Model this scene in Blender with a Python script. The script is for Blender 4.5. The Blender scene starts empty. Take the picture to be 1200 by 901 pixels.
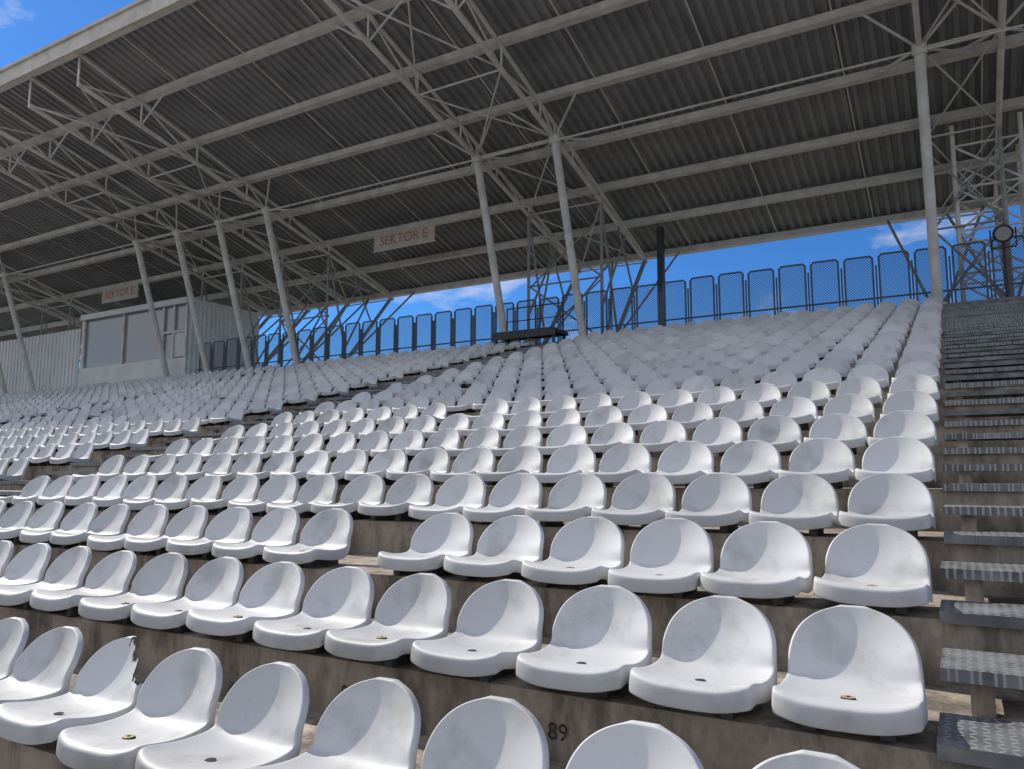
import bpy, bmesh, math, random
from mathutils import Vector, Matrix
random.seed(7)
sc = bpy.context.scene
sc.view_settings.view_transform = 'Standard'
sc.view_settings.look = 'None'
sc.view_settings.exposure = 0

T, R = 0.87, 0.237           # tread depth, rise
Y0, Z0 = 2.60, -0.78         # edge of row 0
NTOP, NBOT = 19, -9
PITCH = 0.463
SX0 = -0.35
GZ = -3.6

# ------------------------------------------------------------ materials
def mat(name):
    m = bpy.data.materials.new(name); m.use_nodes = True
    nt = m.node_tree
    return m, nt, nt.nodes['Principled BSDF']

def N(nt, t, **kw):
    n = nt.nodes.new(t)
    for k, v in kw.items(): setattr(n, k, v)
    return n

def noise_mat(name, c1, c2, scale=5, rough=0.6, bump=0, bscale=40, stretch=(1,1,1), metallic=0, lo=.35, hi=.65, rnd=False, bdist=.01, detail=4):
    m, nt, b = mat(name)
    tc = N(nt, 'ShaderNodeTexCoord'); mp = N(nt, 'ShaderNodeMapping')
    mp.inputs['Scale'].default_value = stretch
    nt.links.new(tc.outputs['Object'], mp.inputs['Vector'])
    if rnd:
        oi = N(nt, 'ShaderNodeObjectInfo'); mu = N(nt, 'ShaderNodeMath', operation='MULTIPLY'); mu.inputs[1].default_value = 37
        nt.links.new(oi.outputs['Random'], mu.inputs[0])
        nt.links.new(mu.outputs[0], mp.inputs['Location'])
    n = N(nt, 'ShaderNodeTexNoise'); n.inputs['Scale'].default_value = scale; n.inputs['Detail'].default_value = detail; n.inputs['Roughness'].default_value=.62
    nt.links.new(mp.outputs[0], n.inputs['Vector'])
    r = N(nt, 'ShaderNodeValToRGB')
    r.color_ramp.elements[0].position = lo; r.color_ramp.elements[1].position = hi
    r.color_ramp.elements[0].color = (*c1, 1); r.color_ramp.elements[1].color = (*c2, 1)
    nt.links.new(n.outputs['Fac'], r.inputs[0]); nt.links.new(r.outputs[0], b.inputs['Base Color'])
    if bump:
        n2 = N(nt, 'ShaderNodeTexNoise'); n2.inputs['Scale'].default_value = bscale; n2.inputs['Detail'].default_value = 3
        nt.links.new(mp.outputs[0], n2.inputs['Vector'])
        bp = N(nt, 'ShaderNodeBump'); bp.inputs['Strength'].default_value = bump; bp.inputs['Distance'].default_value = bdist
        nt.links.new(n2.outputs['Fac'], bp.inputs['Height']); nt.links.new(bp.outputs[0], b.inputs['Normal'])
    b.inputs['Roughness'].default_value = rough; b.inputs['Metallic'].default_value = metallic
    return m, nt, b, r, mp, n

# seat plastic: matte light grey, weathering and fine grime
M_SEAT, nt, b, rr, mp, nn = noise_mat('seat_plastic', (.42,.41,.39), (.60,.598,.595), scale=4.0, rough=.55, rnd=True, lo=.28, hi=.49, detail=6)
oi = N(nt, 'ShaderNodeObjectInfo'); mr = N(nt, 'ShaderNodeMapRange'); mr.inputs['To Min'].default_value=.84; mr.inputs['To Max'].default_value=1.04
nt.links.new(oi.outputs['Random'], mr.inputs['Value'])
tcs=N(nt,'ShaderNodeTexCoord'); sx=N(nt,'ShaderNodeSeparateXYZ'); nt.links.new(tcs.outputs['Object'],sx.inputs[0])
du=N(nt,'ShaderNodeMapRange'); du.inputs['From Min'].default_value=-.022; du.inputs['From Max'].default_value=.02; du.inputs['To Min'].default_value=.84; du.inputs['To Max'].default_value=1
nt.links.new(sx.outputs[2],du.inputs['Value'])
# grime specks
sp = N(nt,'ShaderNodeTexNoise'); sp.inputs['Scale'].default_value=85; sp.inputs['Detail'].default_value=2
nt.links.new(mp.outputs[0], sp.inputs['Vector'])
spr = N(nt,'ShaderNodeMapRange'); spr.inputs['From Min'].default_value=.25; spr.inputs['From Max'].default_value=.33; spr.inputs['To Min'].default_value=.80; spr.inputs['To Max'].default_value=1
nt.links.new(sp.outputs['Fac'], spr.inputs['Value'])
m0 = N(nt,'ShaderNodeMath',operation='MULTIPLY'); nt.links.new(mr.outputs[0], m0.inputs[0]); nt.links.new(spr.outputs[0], m0.inputs[1])
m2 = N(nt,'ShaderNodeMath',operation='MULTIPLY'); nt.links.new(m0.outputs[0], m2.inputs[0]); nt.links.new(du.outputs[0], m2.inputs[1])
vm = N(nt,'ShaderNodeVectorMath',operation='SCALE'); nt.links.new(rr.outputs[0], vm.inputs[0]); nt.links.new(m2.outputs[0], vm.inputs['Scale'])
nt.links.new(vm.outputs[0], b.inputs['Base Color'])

M_HOLE,_,b = mat('drain_hole_dark'); b.inputs['Base Color'].default_value=(.015,.015,.015,1); b.inputs['Roughness'].default_value=.9
M_CAP = noise_mat('cap_yellowed', (.26,.19,.07), (.50,.40,.18), scale=60, rough=.6)[0]
M_BRK = noise_mat('bracket_steel', (.05,.05,.05), (.10,.095,.09), scale=20, rough=.7)[0]
# concrete
M_CON, nt, b, rr, mp, nn = noise_mat('weathered_concrete', (.23,.185,.14), (.46,.39,.315), scale=1.9, rough=.9, bump=.6, bscale=35, lo=.3, hi=.7, detail=5)
st = N(nt,'ShaderNodeTexNoise'); st.inputs['Scale'].default_value=1; st.inputs['Detail'].default_value=6; st.inputs['Roughness'].default_value=.68
mp2 = N(nt,'ShaderNodeMapping'); mp2.inputs['Scale'].default_value=(5.5,5.5,2.0)
tc = N(nt,'ShaderNodeTexCoord'); nt.links.new(tc.outputs['Object'], mp2.inputs[0]); nt.links.new(mp2.outputs[0], st.inputs['Vector'])
sr = N(nt,'ShaderNodeMapRange'); sr.inputs['From Min'].default_value=.38; sr.inputs['From Max'].default_value=.57; sr.inputs['To Min'].default_value=.42; sr.inputs['To Max'].default_value=1.1
nt.links.new(st.outputs['Fac'], sr.inputs['Value'])
vm = N(nt,'ShaderNodeVectorMath',operation='SCALE'); nt.links.new(rr.outputs[0], vm.inputs[0]); nt.links.new(sr.outputs[0], vm.inputs['Scale'])
nt.links.new(vm.outputs[0], b.inputs['Base Color'])
M_STEEL = noise_mat('painted_steel_offwhite', (.62,.60,.55), (.82,.80,.75), scale=2.5, rough=.5)[0]
M_SHEET = noise_mat('corrugated_sheet_grey', (.23,.235,.245), (.33,.335,.345), scale=.7, rough=.6)[0]
M_FASC = noise_mat('fascia_cream', (.50,.47,.40), (.66,.63,.55), scale=2, rough=.6)[0]
M_DARK = noise_mat('dark_painted_steel', (.02,.022,.026), (.045,.047,.05), scale=6, rough=.5)[0]
M_FEN = noise_mat('fence_steel', (.06,.075,.10), (.11,.125,.16), scale=6, rough=.5)[0]
M_LAT = noise_mat('lattice_steel', (.26,.26,.25), (.40,.39,.37), scale=6, rough=.5)[0]
M_CLAD = noise_mat('cladding_white', (.70,.70,.68), (.82,.82,.80), scale=1.5, rough=.5)[0]
M_SIGN = noise_mat('sign_board_cream', (.60,.50,.39), (.74,.64,.52), scale=3, rough=.7)[0]
M_RED = noise_mat('sign_letter_faded', (.42,.16,.11), (.54,.26,.19), scale=20, rough=.7)[0]
M_BLACKP = noise_mat('stencil_paint', (.02,.02,.02), (.12,.10,.09), scale=45, rough=.9, lo=.45, hi=.7)[0]
M_GRASS = noise_mat('grass', (.03,.07,.015), (.06,.11,.03), scale=2, rough=.95)[0]
M_TRACK = noise_mat('track_red', (.22,.07,.05), (.30,.10,.07), scale=4, rough=.95)[0]
M_GRND = noise_mat('ground_soil', (.12,.11,.08), (.20,.18,.14), scale=.3, rough=.95)[0]
M_GLASS,_,b = mat('window_glass'); b.inputs['Base Color'].default_value=(.34,.36,.37,1); b.inputs['Roughness'].default_value=.12; b.inputs['Specular IOR Level'].default_value=.8  # light grey reflection of the panes put into the base colour

# checker plate
M_PLATE, nt, b = mat('checker_plate')
tc = N(nt,'ShaderNodeTexCoord'); mp=N(nt,'ShaderNodeMapping'); mp.inputs['Scale'].default_value=(30,30,30)
nt.links.new(tc.outputs['Object'], mp.inputs[0])
fl = N(nt,'ShaderNodeVectorMath',operation='FLOOR'); fr=N(nt,'ShaderNodeVectorMath',operation='FRACTION')
nt.links.new(mp.outputs[0], fl.inputs[0]); nt.links.new(mp.outputs[0], fr.inputs[0])
s1=N(nt,'ShaderNodeSeparateXYZ'); s2=N(nt,'ShaderNodeSeparateXYZ'); nt.links.new(fl.outputs[0],s1.inputs[0]); nt.links.new(fr.outputs[0],s2.inputs[0])
def MA(op,a,b_=None):
    n=N(nt,'ShaderNodeMath',operation=op)
    for i,v in enumerate((a,b_)):
        if v is None: continue
        if isinstance(v,(int,float)): n.inputs[i].default_value=v
        else: nt.links.new(v,n.inputs[i])
    return n.outputs[0]
par = MA('ABSOLUTE', MA('MODULO', MA('ADD', s1.outputs[0], s1.outputs[1]), 2))
sg = MA('SUBTRACT', 1, MA('MULTIPLY', par, 2))
px = MA('SUBTRACT', s2.outputs[0], .5); py = MA('MULTIPLY', MA('SUBTRACT', s2.outputs[1], .5), sg)
aa = MA('MULTIPLY', MA('ADD',px,py), 1.45); bb = MA('MULTIPLY', MA('SUBTRACT',px,py), 5)
d = MA('ADD', MA('MULTIPLY',aa,aa), MA('MULTIPLY',bb,bb))
msk = MA('LESS_THAN', d, .8)
no = N(nt,'ShaderNodeTexNoise'); no.inputs['Scale'].default_value=7; no.inputs['Detail'].default_value=5; nt.links.new(tc.outputs['Object'],no.inputs['Vector'])
rp=N(nt,'ShaderNodeValToRGB'); rp.color_ramp.elements[0].color=(.10,.10,.10,1); rp.color_ramp.elements[1].color=(.24,.24,.24,1); rp.color_ramp.elements[0].position=.35; rp.color_ramp.elements[1].position=.7
nt.links.new(no.outputs['Fac'],rp.inputs[0])
mx=N(nt,'ShaderNodeMix',data_type='RGBA'); nt.links.new(msk,mx.inputs['Factor']); nt.links.new(rp.outputs[0],mx.inputs['A']); mx.inputs['B'].default_value=(.34,.34,.345,1)
nt.links.new(mx.outputs['Result'],b.inputs['Base Color'])
bp=N(nt,'ShaderNodeBump'); bp.inputs['Strength'].default_value=.7; bp.inputs['Distance'].default_value=.003; nt.links.new(msk,bp.inputs['Height']); nt.links.new(bp.outputs[0],b.inputs['Normal'])
b.inputs['Metallic'].default_value=.2; b.inputs['Roughness'].default_value=.55

# ------------------------------------------------------------ builders
class MB:
    def __init__(s): s.v=[]; s.f=[]; s.m=[]
    def box(s, x0,x1,y0,y1,z0,z1, mi=0):
        b=len(s.v)
        s.v += [(x0,y0,z0),(x1,y0,z0),(x1,y1,z0),(x0,y1,z0),(x0,y0,z1),(x1,y0,z1),(x1,y1,z1),(x0,y1,z1)]
        for q in ((0,3,2,1),(4,5,6,7),(0,1,5,4),(1,2,6,5),(2,3,7,6),(3,0,4,7)):
            s.f.append(tuple(b+i for i in q)); s.m.append(mi)
    def tube(s, p, q, r, n=6, mi=0):
        p=Vector(p); q=Vector(q); d=(q-p).normalized()
        u=d.cross(Vector((0,0,1)));
        if u.length<1e-3: u=Vector((1,0,0))
        u.normalize(); w=d.cross(u); b=len(s.v)
        for e in (p,q):
            for i in range(n):
                a=2*math.pi*(i+.5)/n
                s.v.append(tuple(e+u*math.cos(a)*r+w*math.sin(a)*r))
        for i in range(n):
            j=(i+1)%n; s.f.append((b+i,b+j,b+n+j,b+n+i)); s.m.append(mi)
        s.f.append(tuple(b+n-1-i for i in range(n))); s.m.append(mi)
        s.f.append(tuple(b+n+i for i in range(n))); s.m.append(mi)
    def quad(s, pts, mi=0):
        b=len(s.v); s.v+= [tuple(p) for p in pts]; s.f.append(tuple(range(b,b+len(pts)))); s.m.append(mi)
    def obj(s, name, mats, parent=None, smooth=False):
        me=bpy.data.meshes.new(name); me.from_pydata(s.v,[],s.f)
        for m in mats: me.materials.append(m)
        me.polygons.foreach_set('material_index', s.m)
        if smooth:
            me.polygons.foreach_set('use_smooth',[True]*len(me.polygons))
        me.update()
        o=bpy.data.objects.new(name,me); sc.collection.objects.link(o)
        if parent: o.parent=parent
        return o
def empty(name):
    o=bpy.data.objects.new(name,None); sc.collection.objects.link(o); return o

# ------------------------------------------------------------ seat
def smooth(a,b,x):
    t=max(0,min(1,(x-a)/(b-a))); return t*t*(3-2*t)
def seat_mesh(name, cap, broken=False, lev=2):
    us=[-1,-.95,-.82,-.62,-.4,-.2,0,.2,.4,.62,.82,.95,1]
    S=[(-.372,-.006,.200,0),(-.362,.001,.203,0),(-.335,.004,.206,0),(-.28,-.002,.208,0),(-.22,-.013,.209,0),(-.16,-.019,.209,0),(-.10,-.019,.208,0),(-.05,-.012,.206,0),(-.018,.006,.204,.25),(.002,.033,.202,.6)]
    H=.236
    for t in (.18,.32,.46,.58,.69,.78,.86,.92,.965,.99):
        S.append((.004+.080*t+.012*math.sin(t*3), .033+ (H-.033)*t, .202*math.sqrt(1-t**2.9), 1))
    bm=bmesh.new(); g=[]
    for j,(y,z,w,k) in enumerate(S):
        row=[]
        for u in us:
            x=u*w; yy=y; zz=z
            if k<1:
                zz+= (1-k)*(.022*abs(u)**3)
                fr=1-smooth(-.372,-.25,y)
                yy+= fr*(.034*abs(u)**5)
            c=k*(.054*(abs(u)**2.1))*(w/.202)**2
            yy-= c
            row.append(bm.verts.new((x,yy,zz)))
        g.append(row)
    nj=len(S); ni=len(us)
    for j in range(nj-1):
        for i in range(ni-1):
            bm.faces.new((g[j][i],g[j][i+1],g[j+1][i+1],g[j+1][i]))
    loop=[(0,i) for i in range(ni)]+[(j,ni-1) for j in range(1,nj)]+[(nj-1,i) for i in range(ni-2,-1,-1)]+[(j,0) for j in range(nj-2,0,-1)]
    rings=[]
    for d,o in ((.007,.003),(.064,.007)):
        ring=[]
        for (j,i) in loop:
            v=g[j][i].co; k=S[j][3]
            dd=min(d,.026)*k+d*(1-k)
            off=Vector((0,0,-dd))*(1-k)+Vector((0,dd,-.25*dd))*k
            out=Vector((math.copysign(o,v.x) if abs(us[i])>.9 else 0, -o if j==0 else 0, o*k if j==nj-1 else 0))
            ring.append(bm.verts.new(v+off+out))
        rings.append(ring)
    base=[g[j][i] for (j,i) in loop]; n=len(loop)
    seq=[base]+rings
    for a in range(2):
        for i in range(n):
            j=(i+1)%n
            bm.faces.new((seq[a][j],seq[a][i],seq[a+1][i],seq[a+1][j]))
    bmesh.ops.recalc_face_normals(bm, faces=bm.faces)
    me=bpy.data.meshes.new('tmp'); bm.to_mesh(me); bm.free()
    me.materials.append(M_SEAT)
    o=bpy.data.objects.new('tmp',me); sc.collection.objects.link(o)
    if lev==2 and not broken:
        so=o.modifiers.new('s','SOLIDIFY'); so.thickness=.005; so.offset=0
    ss=o.modifiers.new('ss','SUBSURF'); ss.levels=lev; ss.render_levels=lev
    dg=bpy.context.evaluated_depsgraph_get()
    fm=bpy.data.meshes.new_from_object(o.evaluated_get(dg)); 
    bpy.data.objects.remove(o)
    fm.name=name
    bm=bmesh.new(); bm.from_mesh(fm)
    if broken:      # jagged break across the upper right corner of the back
        kill=[]
        for f in bm.faces:
            c=f.calc_center_median()
            if c.x>-.01:
                lim=.215-1.0*(c.x-.0)+.020*math.sin(c.x*95)+.010*math.sin(c.x*230+1)
                if c.z>max(lim,.085): kill.append(f)
        bmesh.ops.delete(bm,geom=kill,context='FACES')
    for f in bm.faces: f.smooth=True
    def disc(r,z,mi,n=16):
        vs=[bm.verts.new((math.cos(2*math.pi*i/n)*r, -.21+math.sin(2*math.pi*i/n)*r, z)) for i in range(n)]
        f=bm.faces.new(vs); f.material_index=mi; return vs
    if cap:
        v1=disc(.021,-.004,2); v2=[bm.verts.new((v.co.x*1.22,-.21+(v.co.y+.21)*1.22,-.018)) for v in v1]
        for i in range(16):
            f=bm.faces.new((v1[i],v2[i],v2[(i+1)%16],v1[(i+1)%16])); f.material_index=1
        disc(.007,-.002,1,8)
    else:
        disc(.019,-.0085,1)
    def box(x0,x1,y0,y1,z0,z1,mi):
        r=bmesh.ops.create_cube(bm,size=1)
        for v in r['verts']:
            v.co=Vector(((v.co.x+.5)*(x1-x0)+x0,(v.co.y+.5)*(y1-y0)+y0,(v.co.z+.5)*(z1-z0)+z0))
            for f in v.link_faces: f.material_index=mi
    box(-.13,-.09,-.29,-.03,-.10,-.028,3); box(.09,.13,-.29,-.03,-.10,-.028,3)
    bm.to_mesh(fm); bm.free()
    for m in (M_HOLE,M_CAP,M_BRK): fm.materials.append(m)
    return fm
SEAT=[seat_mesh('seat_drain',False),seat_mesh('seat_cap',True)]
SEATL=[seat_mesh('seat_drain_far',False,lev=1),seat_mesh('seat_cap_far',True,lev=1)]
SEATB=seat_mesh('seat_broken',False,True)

missing={(1,6),(6,11),(9,15)}
def put_seat(x,row,parent=None,idx=None):
    near = row<=4 and x>-8
    k=0 if random.random()<.5 else 1
    if (row,idx)==(0,0): k=1
    if (row,idx)==(0,1): k=0
    me = SEATB if (row==-1 and idx==6) else (SEAT if near else SEATL)[k]
    o=bpy.data.objects.new('stadium_seat',me); sc.collection.objects.link(o)
    o.location=(x+random.uniform(-.007,.007), Y0+.30+T*row+random.uniform(-.010,.010), Z0+.10+R*row+random.uniform(-.003,.003))
    o.rotation_euler=(random.uniform(-.035,.03),random.uniform(-.015,.015),random.uniform(-.04,.04))
    if parent: o.parent=parent
for row in range(-3,NTOP+1):
    for i in range(19):
        if (row,i) in missing: continue
        put_seat(SX0-PITCH*i,row,None,i)
aisles=[(-8.95,-10.48)]
xs=-10.75; 
for bnum in range(4):
    p=empty('seating_block')
    for row in range(-4,NTOP+1):
        for i in range(20):
            if random.random()<.012: continue
            put_seat(xs-PITCH*i,row,p)
    e=xs-PITCH*19
    aisles.append((e-.27,e-1.37)); xs=e-1.6
p=empty('seating_block')
for row in range(-4,NTOP+1):
    for i in range(8): put_seat(1.95+PITCH*i,row,p)

# ------------------------------------------------------------ terrace
tb=MB(); XL,XR=-62,9
for r in range(NBOT,NTOP+1):
    y=Y0+T*r; z=Z0+R*r
    tb.quad([(XL,y,z-R),(XR,y,z-R),(XR,y,z),(XL,y,z)])
    tb.quad([(XL,y,z),(XR,y,z),(XR,y+T,z),(XL,y+T,z)])
YT=Y0+T*(NTOP+1); ZT=Z0+R*(NTOP+1)
tb.quad([(XL,YT,ZT-R),(XR,YT,ZT-R),(XR,YT,ZT),(XL,YT,ZT)])
tb.quad([(XL,YT,ZT),(XR,YT,ZT),(XR,YT+1.3,ZT),(XL,YT+1.3,ZT)])
tb.quad([(XL,YT+1.3,ZT),(XR,YT+1.3,ZT),(XR,YT+1.3,GZ),(XL,YT+1.3,GZ)])
yb=Y0+T*NBOT; zb=Z0+R*(NBOT-1)
tb.quad([(XL,yb,GZ),(XR,yb,GZ),(XR,yb,zb),(XL,yb,zb)])
terrace=tb.obj('concrete_terrace',[M_CON])
def text(body,size,loc,m,parent,ext=.0,name='seat_number',rot=(math.pi/2,0,0)):
    c=bpy.data.curves.new(name,'FONT'); c.body=body; c.size=size; c.align_x='CENTER'; c.align_y='CENTER'; c.extrude=ext
    o=bpy.data.objects.new(name,c); sc.collection.objects.link(o); o.location=loc; o.rotation_euler=rot
    c.materials.append(m); o.parent=parent; return o
for k in range(8):
    text(str(89-k),.085,(-1.32-1.00*k,Y0-.004,Z0-.135),M_BLACKP,terrace)
    text(str(75-k),.085,(-1.6-1.03*k,Y0+T-.004,Z0+R-.135),M_BLACKP,terrace)

# stairs
def stairs(x0,x1,lo,hi):
    s=MB()
    for r in range(lo,hi+1):
        y=Y0+T*r; z=Z0+R*r
        for (yy,zz,dep) in ((y-.03,z+.035,.34),(y+T/2-.02,z+R/2+.035,.34)):
            j=random.uniform(-.008,.008)
            s.box(x0+j,x1+j,yy,yy+dep,zz-.006,zz,0)
            s.box(x0+j,x1+j,yy-.004,yy,zz-.042,zz,0)
            s.box(x0+.003,x1-.003,yy+dep,yy+dep+.004,zz-.042,zz,0)
        n=3
        for k in range(n):
            xx=x0+.08+(x1-x0-.22)*k/(n-1)
            s.box(xx,xx+.07,y+T/2+.02,y+T/2+.09,z,z+R/2+.028,1)
            s.box(xx,xx+.07,y+.02,y+.09,z,z+.028,1)
    s.obj('metal_staircase',[M_PLATE,M_CON])
stairs(-.10,1.62,-4,NTOP)
for (a,b_) in aisles: stairs(b_,a,-4,NTOP)

# ------------------------------------------------------------ roof
YF,YBK=11.3,25.8
def zr(Y): return 7.95+.29*(YBK-Y)
roof=empty('grandstand_roof')
ms=MB()
xs_=[]; x=XL
while x<XR:
    xs_+= [(x,0),(x+.11,0),(x+.14,.075),(x+.25,.075)]; x+=.28
for (xx,dz) in xs_:
    for Y in (YF,YBK): ms.v.append((xx,Y,zr(Y)+dz))
for i in range(len(xs_)-1):
    ms.f.append((2*i,2*i+1,2*i+3,2*i+2)); ms.m.append(0)
ms.obj('roof_sheeting',[M_SHEET],roof)
mf=MB()
mf.box(XL,XR,YF-.08,YF-.02,zr(YF)-.40,zr(YF)+.10)
mf.box(XL,XR,YF-.14,YF-.083,zr(YF)+.03,zr(YF)+.12)
mf.box(XL,XR,YBK+.01,YBK+.06,zr(YBK)-.15,zr(YBK)+.12)
mf.obj('roof_fascia',[M_FASC],roof)
mp_=MB(); PY=[11.45,13.45,15.45,17.5,19.5,21.55,23.6,25.6]
for Y in PY:
    z=zr(Y)-.012
    mp_.box(XL,XR,Y-.06,Y+.06,z-.21,z-.003)
    mp_.box(XL,XR,Y-.12,Y+.12,z-.228,z-.212)
mp_.obj('purlins',[M_STEEL],roof)
mj=MB(); x=-59.5
while x<9:
    p=Vector((x,YF+.1,zr(YF+.1)-.03)); q=Vector((x,YBK-.1,zr(YBK-.1)-.03)); mj.tube(p,q,.024,4); x+=2.88
mj.obj('sheet_joint_bars',[M_STEEL],roof)
def bc(Y):
    pts=[(11.5,10.95),(18.35,9.42),(25.5,zr(25.5)-.42)]
    for (a,za),(c,zc) in zip(pts,pts[1:]):
        if Y<=c: return za+(zc-za)*(Y-a)/(c-a)
    return pts[-1][1]
cols=[-.25,-9.3,-11.9,-20.8,-23.3,-25.7,-28.2,-38.2,-40.7,-50]
trs=[1.3,5.5]+cols
mt=MB(); nodes=[11.5,13.45,15.45,17.5,18.35,19.5,21.55,23.6,25.5]
def tc_(Y): return zr(Y)-.27
for X in trs:
    for a,c in zip(nodes,nodes[1:]):
        mt.tube((X,a,tc_(a)),(X,c,tc_(c)),.055,6); mt.tube((X,a,bc(a)),(X,c,bc(c)),.07,6)
    for k,a in enumerate(nodes):
        mt.tube((X,a,tc_(a)),(X,a,bc(a)),.030,5)
        if k<len(nodes)-1:
            c=nodes[k+1]
            if k%2==0: mt.tube((X,a,bc(a)),(X,c,tc_(c)),.030,5)
            else: mt.tube((X,a,tc_(a)),(X,c,bc(c)),.030,5)
    for s in (-1,1):
        mt.tube((X,18.35,9.42),(X+s*1.1,17.5,zr(17.5)-.2),.034,5)
        mt.tube((X,18.35,9.42),(X+s*1.1,19.5,zr(19.5)-.2),.034,5)
        mt.tube((X,13.45,bc(13.45)),(X+s*1.1,13.45,zr(13.45)-.2),.028,5)
for A,B in ((-.25,1.3),(-9.3,-11.9),(-20.8,-23.3),(-25.7,-28.2),(-38.2,-40.7)):
    nn_=[11.5,15.45,18.35,21.55,25.5]
    for a,c in zip(nn_,nn_[1:]):
        mt.tube((A,a,bc(a)),(B,c,bc(c)),.025,5); mt.tube((B,a,bc(a)+.03),(A,c,bc(c)+.03),.025,5)
        mt.tube((A,c,bc(c)),(B,c,bc(c)),.028,5)
mt.tube((XL,18.35,9.36),(XR,18.35,9.36),.03,5)
mt.obj('roof_trusses',[M_STEEL],roof)
mc=MB()
for X in cols:
    mc.tube((X,20.12,ZT),(X,18.35,9.42),.115,16)
    mc.box(X-.2,X+.2,19.98,20.32,ZT,ZT+.03)
    mc.tube((X,18.39,9.3),(X,18.33,9.5),.16,12)
mc.obj('leaning_columns',[M_STEEL],roof)
mr_=MB()
for X in trs:
    top=(X,25.4,zr(25.4)-.4)
    mr_.tube((X,21.5,3.2),top,.075,8)
    mr_.tube((X,21.5,3.2),(X,21.55,bc(21.55)),.05,6)
    mr_.tube((X,21.5,5.2),(X,23.6,bc(23.6)),.04,6)
    mr_.tube((X,22.7,4.6),(X,21.55,bc(21.55)),.04,6)
    mr_.tube((X,24.1,6.4),(X,22.9,bc(22.9)),.035,6)
    for s in (-1,1): mr_.tube((X,21.9,3.9),(X+s*1.25,25.4,zr(25.4)-.3),.04,6)
for A,B in ((-.25,1.3),(-9.3,-11.9),(-20.8,-23.3)):
    for z0_,z1_ in ((4.2,6.2),(6.2,8.2)):
        mr_.tube((A,21.6,z0_),(B,21.6,z1_),.03,6); mr_.tube((B,21.66,z0_),(A,21.66,z1_),.03,6)
    mr_.tube((A,21.6,6.2),(B,21.6,6.2),.03,6)
mr_.obj('rear_lattice_supports',[M_LAT],roof)
mq=MB()
mq.box(-8.30,-8.10,23.8,24.0,GZ,zr(24.0)-.23)
mq.obj('rear_post',[M_DARK],roof)
# lattice tower behind the right-hand stairs
lt=MB(); ax,bx,ay,by=.30,1.75,21.7,22.9
lv=[GZ,-1.6,.4,2.4,3.9,5.0,6.1,7.2,8.3]
cs=[(ax,ay),(bx,ay),(bx,by),(ax,by)]
for (cx,cy) in cs: lt.tube((cx,cy,GZ),(cx,cy,zr(cy)-.28),.055,8)
for za,zb_ in zip(lv,lv[1:]):
    for i in range(4):
        p0=cs[i]; p1=cs[(i+1)%4]
        lt.tube((*p0,zb_),(*p1,zb_),.03,6); lt.tube((*p0,za),(*p1,zb_),.028,6); lt.tube((*p1,za),(*p0,zb_),.028,6)
lt.obj('lattice_tower',[M_STEEL])

# ------------------------------------------------------------ fence
fe=empty('mesh_fence'); mf=MB(); mw=MB()
FY=20.75; FZ0=ZT+.10; FZ1=5.52; W=.70; P=.80
x=6.4; 
while x>-27.0:
    a,c=x-W,x
    jz=random.uniform(-.02,.02)
    z0_,z1_=FZ0+jz,FZ1+jz
    f=.022
    mf.box(a,a+.045,FY-f,FY+f,z0_,z1_-.05); mf.box(c-.045,c,FY-f,FY+f,z0_,z1_-.05)
    mf.box(a+.045,c-.045,FY-f,FY+f,z0_,z0_+.04)
    mf.tube((a+.02,FY,z1_-.06),(a+.08,FY,z1_),.02,6); mf.tube((c-.02,FY,z1_-.06),(c-.08,FY,z1_),.02,6)
    mf.box(a+.07,c-.07,FY-.02,FY+.02,z1_-.02,z1_+.02)
    mf.box(c+.03,c+.07,FY-.02,FY+.02,ZT,z1_-.25)
    A_,B_,C_,D_=a+.04,c-.04,z0_+.04,z1_-.01
    sp_=.068; hw=.0056
    for sgn in (1,-1):
        o=-(D_-C_)
        while o<(B_-A_):
            t0=max(0,-o); t1=min(D_-C_, (B_-A_)-o)
            if t1>t0+.01:
                xa,xb=A_+o+t0,A_+o+t1
                if sgn<0: xa,xb=A_+B_-xa,A_+B_-xb
                za,zb_=C_+t0,C_+t1; yy=FY+(.002 if sgn>0 else -.002)
                mw.quad([(xa,yy,za-hw*1.4),(xb,yy,zb_-hw*1.4),(xb,yy,zb_+hw*1.4),(xa,yy,za+hw*1.4)])
            o+=sp_
    x-=P
mf.box(-27.4,6.4,FY+.03,FY+.07,FZ0+.35,FZ0+.39)
mf.obj('fence_frames',[M_FEN],fe); mw.obj('fence_wire',[M_FEN],fe)

# ------------------------------------------------------------ press box
pb=empty('press_box'); m=MB()
bx0,bx1,by0,by1=-35.2,-27.6,20.35,24.2; bz0,bz1=ZT,7.5
m.box(bx0,bx1,by0+.1,by1,bz0,bz0+1.0,0)
m.box(bx0,bx1,by0,by1,bz1-.25,bz1,0)
m.box(bx0,bx1,by1-.1,by1,bz0+1.0,bz1-.25,0)
m.box(bx0,bx0+.12,by0+.12,by1-.1,bz0+1.0,bz1-.25,0)
for X in (bx0+.12,bx0+3.1,bx1-1.7,bx1-1.0,bx1-.16):
    m.box(X,X+.10,by0+.12,by0+.2,bz0+1.0,bz1-.25,1)
m.box(bx0+.12,bx1-.1,by0+.2,by0+.25,bz0+1.0,bz0+1.06,1)
m.box(bx1-1.60,bx1-.16,by0+.13,by0+.19,bz0+2.1,bz0+2.2,1)
m.box(bx1-.90,bx1-.16,by0+.20,by0+.215,bz0+1.0,bz0+2.1,0)
m.box(bx0+.15,bx1-.15,by0+.22,by0+.235,bz0+1.06,bz1-.26,2)
m.obj('walls_and_frames',[M_CLAD,M_STEEL,M_GLASS],pb)
m=MB(); y=by0+.15
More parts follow.
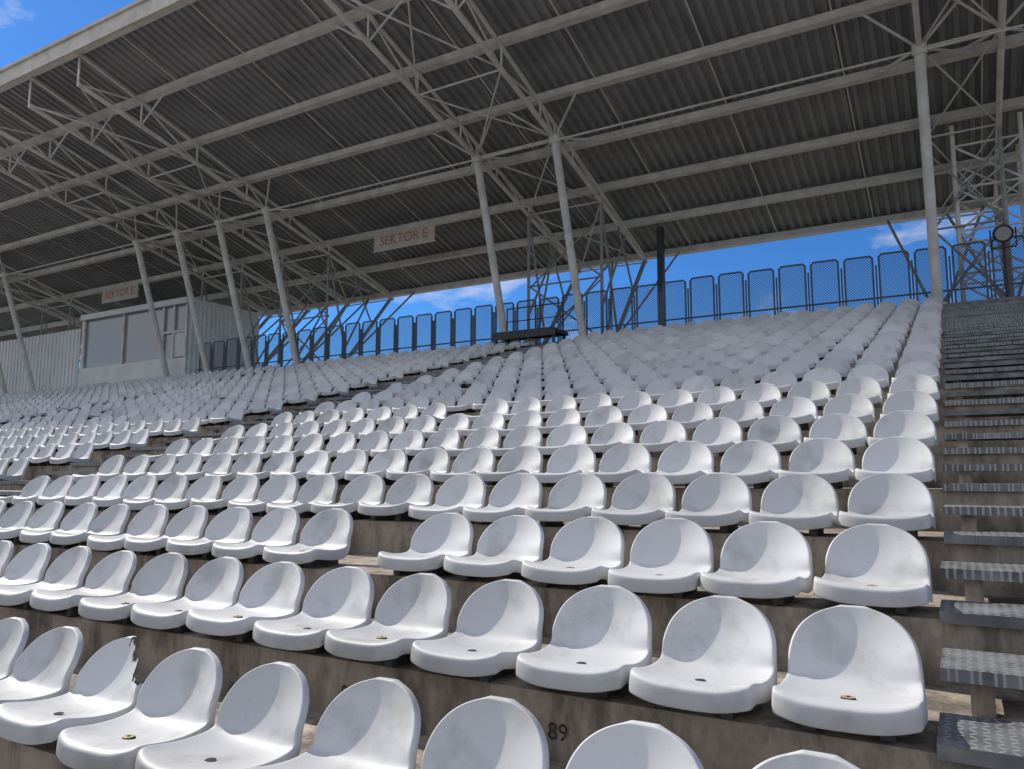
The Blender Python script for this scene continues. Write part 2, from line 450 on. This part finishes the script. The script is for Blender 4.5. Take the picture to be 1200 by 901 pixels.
while y<by1-.05:
    m.quad([(bx1+.004,y,bz0),(bx1+.004,y+.09,bz0),(bx1+.004,y+.09,bz1-.25),(bx1+.004,y,bz1-.25)])
    m.quad([(bx1+.004,y+.09,bz0),(bx1+.04,y+.12,bz0),(bx1+.04,y+.12,bz1-.25),(bx1+.004,y+.09,bz1-.25)])
    m.quad([(bx1+.04,y+.12,bz0),(bx1+.04,y+.19,bz0),(bx1+.04,y+.19,bz1-.25),(bx1+.04,y+.12,bz1-.25)])
    m.quad([(bx1+.04,y+.19,bz0),(bx1+.004,y+.22,bz0),(bx1+.004,y+.22,bz1-.25),(bx1+.04,y+.19,bz1-.25)])
    y+=.22
m.obj('corrugated_side',[M_CLAD],pb)
m=MB(); x=XL
while x<bx0-.3:
    m.box(x,x+.16,20.42,20.5,ZT,6.9); m.box(x+.16,x+.30,20.45,20.5,ZT,6.9); x+=.30
m.obj('corrugated_wall',[M_CLAD])

# ------------------------------------------------------------ signs
def sign(X,Y,z,w,h):
    e=empty('sector_sign'); m=MB()
    m.box(X-w/2,X+w/2,Y-.03,Y+.03,z-h/2,z+h/2,0)
    m.box(X-w/2-.03,X+w/2+.03,Y-.04,Y+.04,z+h/2,z+h/2+.03,1); m.box(X-w/2-.03,X+w/2+.03,Y-.04,Y+.04,z-h/2-.03,z-h/2,1)
    for s in (-.4,.4): m.tube((X+s*w,Y,z+h/2),(X+s*w,Y,zr(Y)-.1),.02,6,1)
    m.obj('board',[M_SIGN,M_STEEL],e)
    text('SEKTOR E',.50,(X,Y-.036,z),M_RED,e,.003,'letters')
sign(-17.0,21.4,8.62,2.75,.62)
sign(-33.9,21.4,8.62,2.75,.62)

# ------------------------------------------------------------ platform
m=MB(); X=-10.8; Y=19.5
m.box(X-1.05,X+1.05,Y-.3,Y+.55,4.12,4.22)
m.box(X-1.05,X+1.05,Y-.34,Y-.303,4.02,4.25)
for sx_ in (-.98,.92):
    m.box(X+sx_,X+sx_+.06,Y-.25,Y-.19,3.5,4.12); m.box(X+sx_,X+sx_+.06,Y+.45,Y+.51,3.7,4.12)
    m.tube((X+sx_+.03,Y+.4,4.22),(X+sx_+.03,Y+.4,5.1),.02,6)
m.tube((X-.95,Y+.4,5.1),(X+.95,Y+.4,5.1),.02,6); m.tube((X-.95,Y+.4,4.7),(X+.95,Y+.4,4.7),.015,6)
m.tube((X+.95,Y+.4,5.1),(X+1.3,Y-.3,4.1),.018,6)
m.obj('viewing_platform',[M_DARK])
m=MB(); X=1.15
m.tube((X,20.6,ZT),(X,20.6,5.6),.035,8)
m.tube((X,20.45,5.55),(X,20.62,5.6),.21,16); m.tube((X,20.62,5.6),(X,20.8,5.64),.12,12)
m.tube((X,20.43,5.545),(X,20.449,5.55),.16,16,1)
m.tube((X-.25,20.55,5.25),(X-.25,20.55,5.7),.018,6); m.tube((X+.25,20.55,5.25),(X+.25,20.55,5.7),.018,6); m.tube((X-.25,20.55,5.25),(X+.25,20.55,5.25),.018,6)
m.obj('floodlight',[M_DARK,M_GLASS])

# ------------------------------------------------------------ ground
m=MB(); m.quad([(-1500,-1500,GZ-.02),(1500,-1500,GZ-.02),(1500,1500,GZ-.02),(-1500,1500,GZ-.02)]); m.obj('ground',[M_GRND])
m=MB(); m.quad([(-90,-17,GZ-.012),(40,-17,GZ-.012),(40,-7.5,GZ-.012),(-90,-7.5,GZ-.012)]); m.obj('running_track',[M_TRACK])
m=MB(); m.quad([(-80,-90,GZ-.008),(30,-90,GZ-.008),(30,-18,GZ-.008),(-80,-18,GZ-.008)]); m.obj('grass_pitch',[M_GRASS])

# ------------------------------------------------------------ light
sd=Vector((-.76,.13,.64)).normalized()
el=math.asin(sd.z); az=math.atan2(sd.x,sd.y)
L=bpy.data.lights.new('sun','SUN'); L.energy=4.8; L.angle=math.radians(.53); L.color=(1,.955,.88)
lo=bpy.data.objects.new('sun',L); sc.collection.objects.link(lo); lo.rotation_euler=(-sd).to_track_quat('-Z','Y').to_euler()
w=bpy.data.worlds.new('World'); sc.world=w; w.use_nodes=True; nt=w.node_tree
bg=nt.nodes['Background']
sky=N(nt,'ShaderNodeTexSky',sky_type='NISHITA'); sky.sun_disc=False; sky.sun_elevation=el; sky.sun_rotation=az; sky.ozone_density=2.5; sky.dust_density=.2
vt=N(nt,'ShaderNodeVectorMath',operation='MULTIPLY'); vt.inputs[1].default_value=(.23,.53,.92)
nt.links.new(sky.outputs[0],vt.inputs[0])
tc=N(nt,'ShaderNodeTexCoord'); mp=N(nt,'ShaderNodeMapping'); mp.inputs['Scale'].default_value=(1,1,2.2); mp.inputs['Location'].default_value=(.3,.1,0)
no=N(nt,'ShaderNodeTexNoise'); no.inputs['Scale'].default_value=3.6; no.inputs['Detail'].default_value=7; no.inputs['Roughness'].default_value=.6
nt.links.new(tc.outputs['Generated'],mp.inputs[0]); nt.links.new(mp.outputs[0],no.inputs['Vector'])
# extra unseen cloud added over the pitch side (-Y) to whiten the blue fill light
sxyz=N(nt,'ShaderNodeSeparateXYZ'); nt.links.new(tc.outputs['Generated'],sxyz.inputs[0])
cm=N(nt,'ShaderNodeMapRange'); cm.inputs['From Min'].default_value=-.35; cm.inputs['From Max'].default_value=.45; cm.inputs['To Min'].default_value=.18; cm.inputs['To Max'].default_value=0
nt.links.new(sxyz.outputs[1],cm.inputs['Value'])
ad=N(nt,'ShaderNodeMath',operation='ADD'); nt.links.new(no.outputs['Fac'],ad.inputs[0]); nt.links.new(cm.outputs[0],ad.inputs[1])
cr=N(nt,'ShaderNodeValToRGB'); cr.color_ramp.elements[0].position=.555; cr.color_ramp.elements[1].position=.74
nt.links.new(ad.outputs[0],cr.inputs[0])
mx=N(nt,'ShaderNodeMix',data_type='RGBA'); nt.links.new(cr.outputs[0],mx.inputs['Factor']); nt.links.new(vt.outputs[0],mx.inputs['A']); mx.inputs['B'].default_value=(6.5,6.6,6.8,1)
nt.links.new(mx.outputs['Result'],bg.inputs['Color']); bg.inputs['Strength'].default_value=.135

# ------------------------------------------------------------ camera
cam=bpy.data.cameras.new('camera'); co=bpy.data.objects.new('camera',cam); sc.collection.objects.link(co)
cam.sensor_width=36; cam.lens=27; cam.clip_end=4000; cam.clip_start=.05
co.location=(0,0,0); co.rotation_euler=(math.radians(90+6.9),0,math.radians(30.2))
sc.camera=co
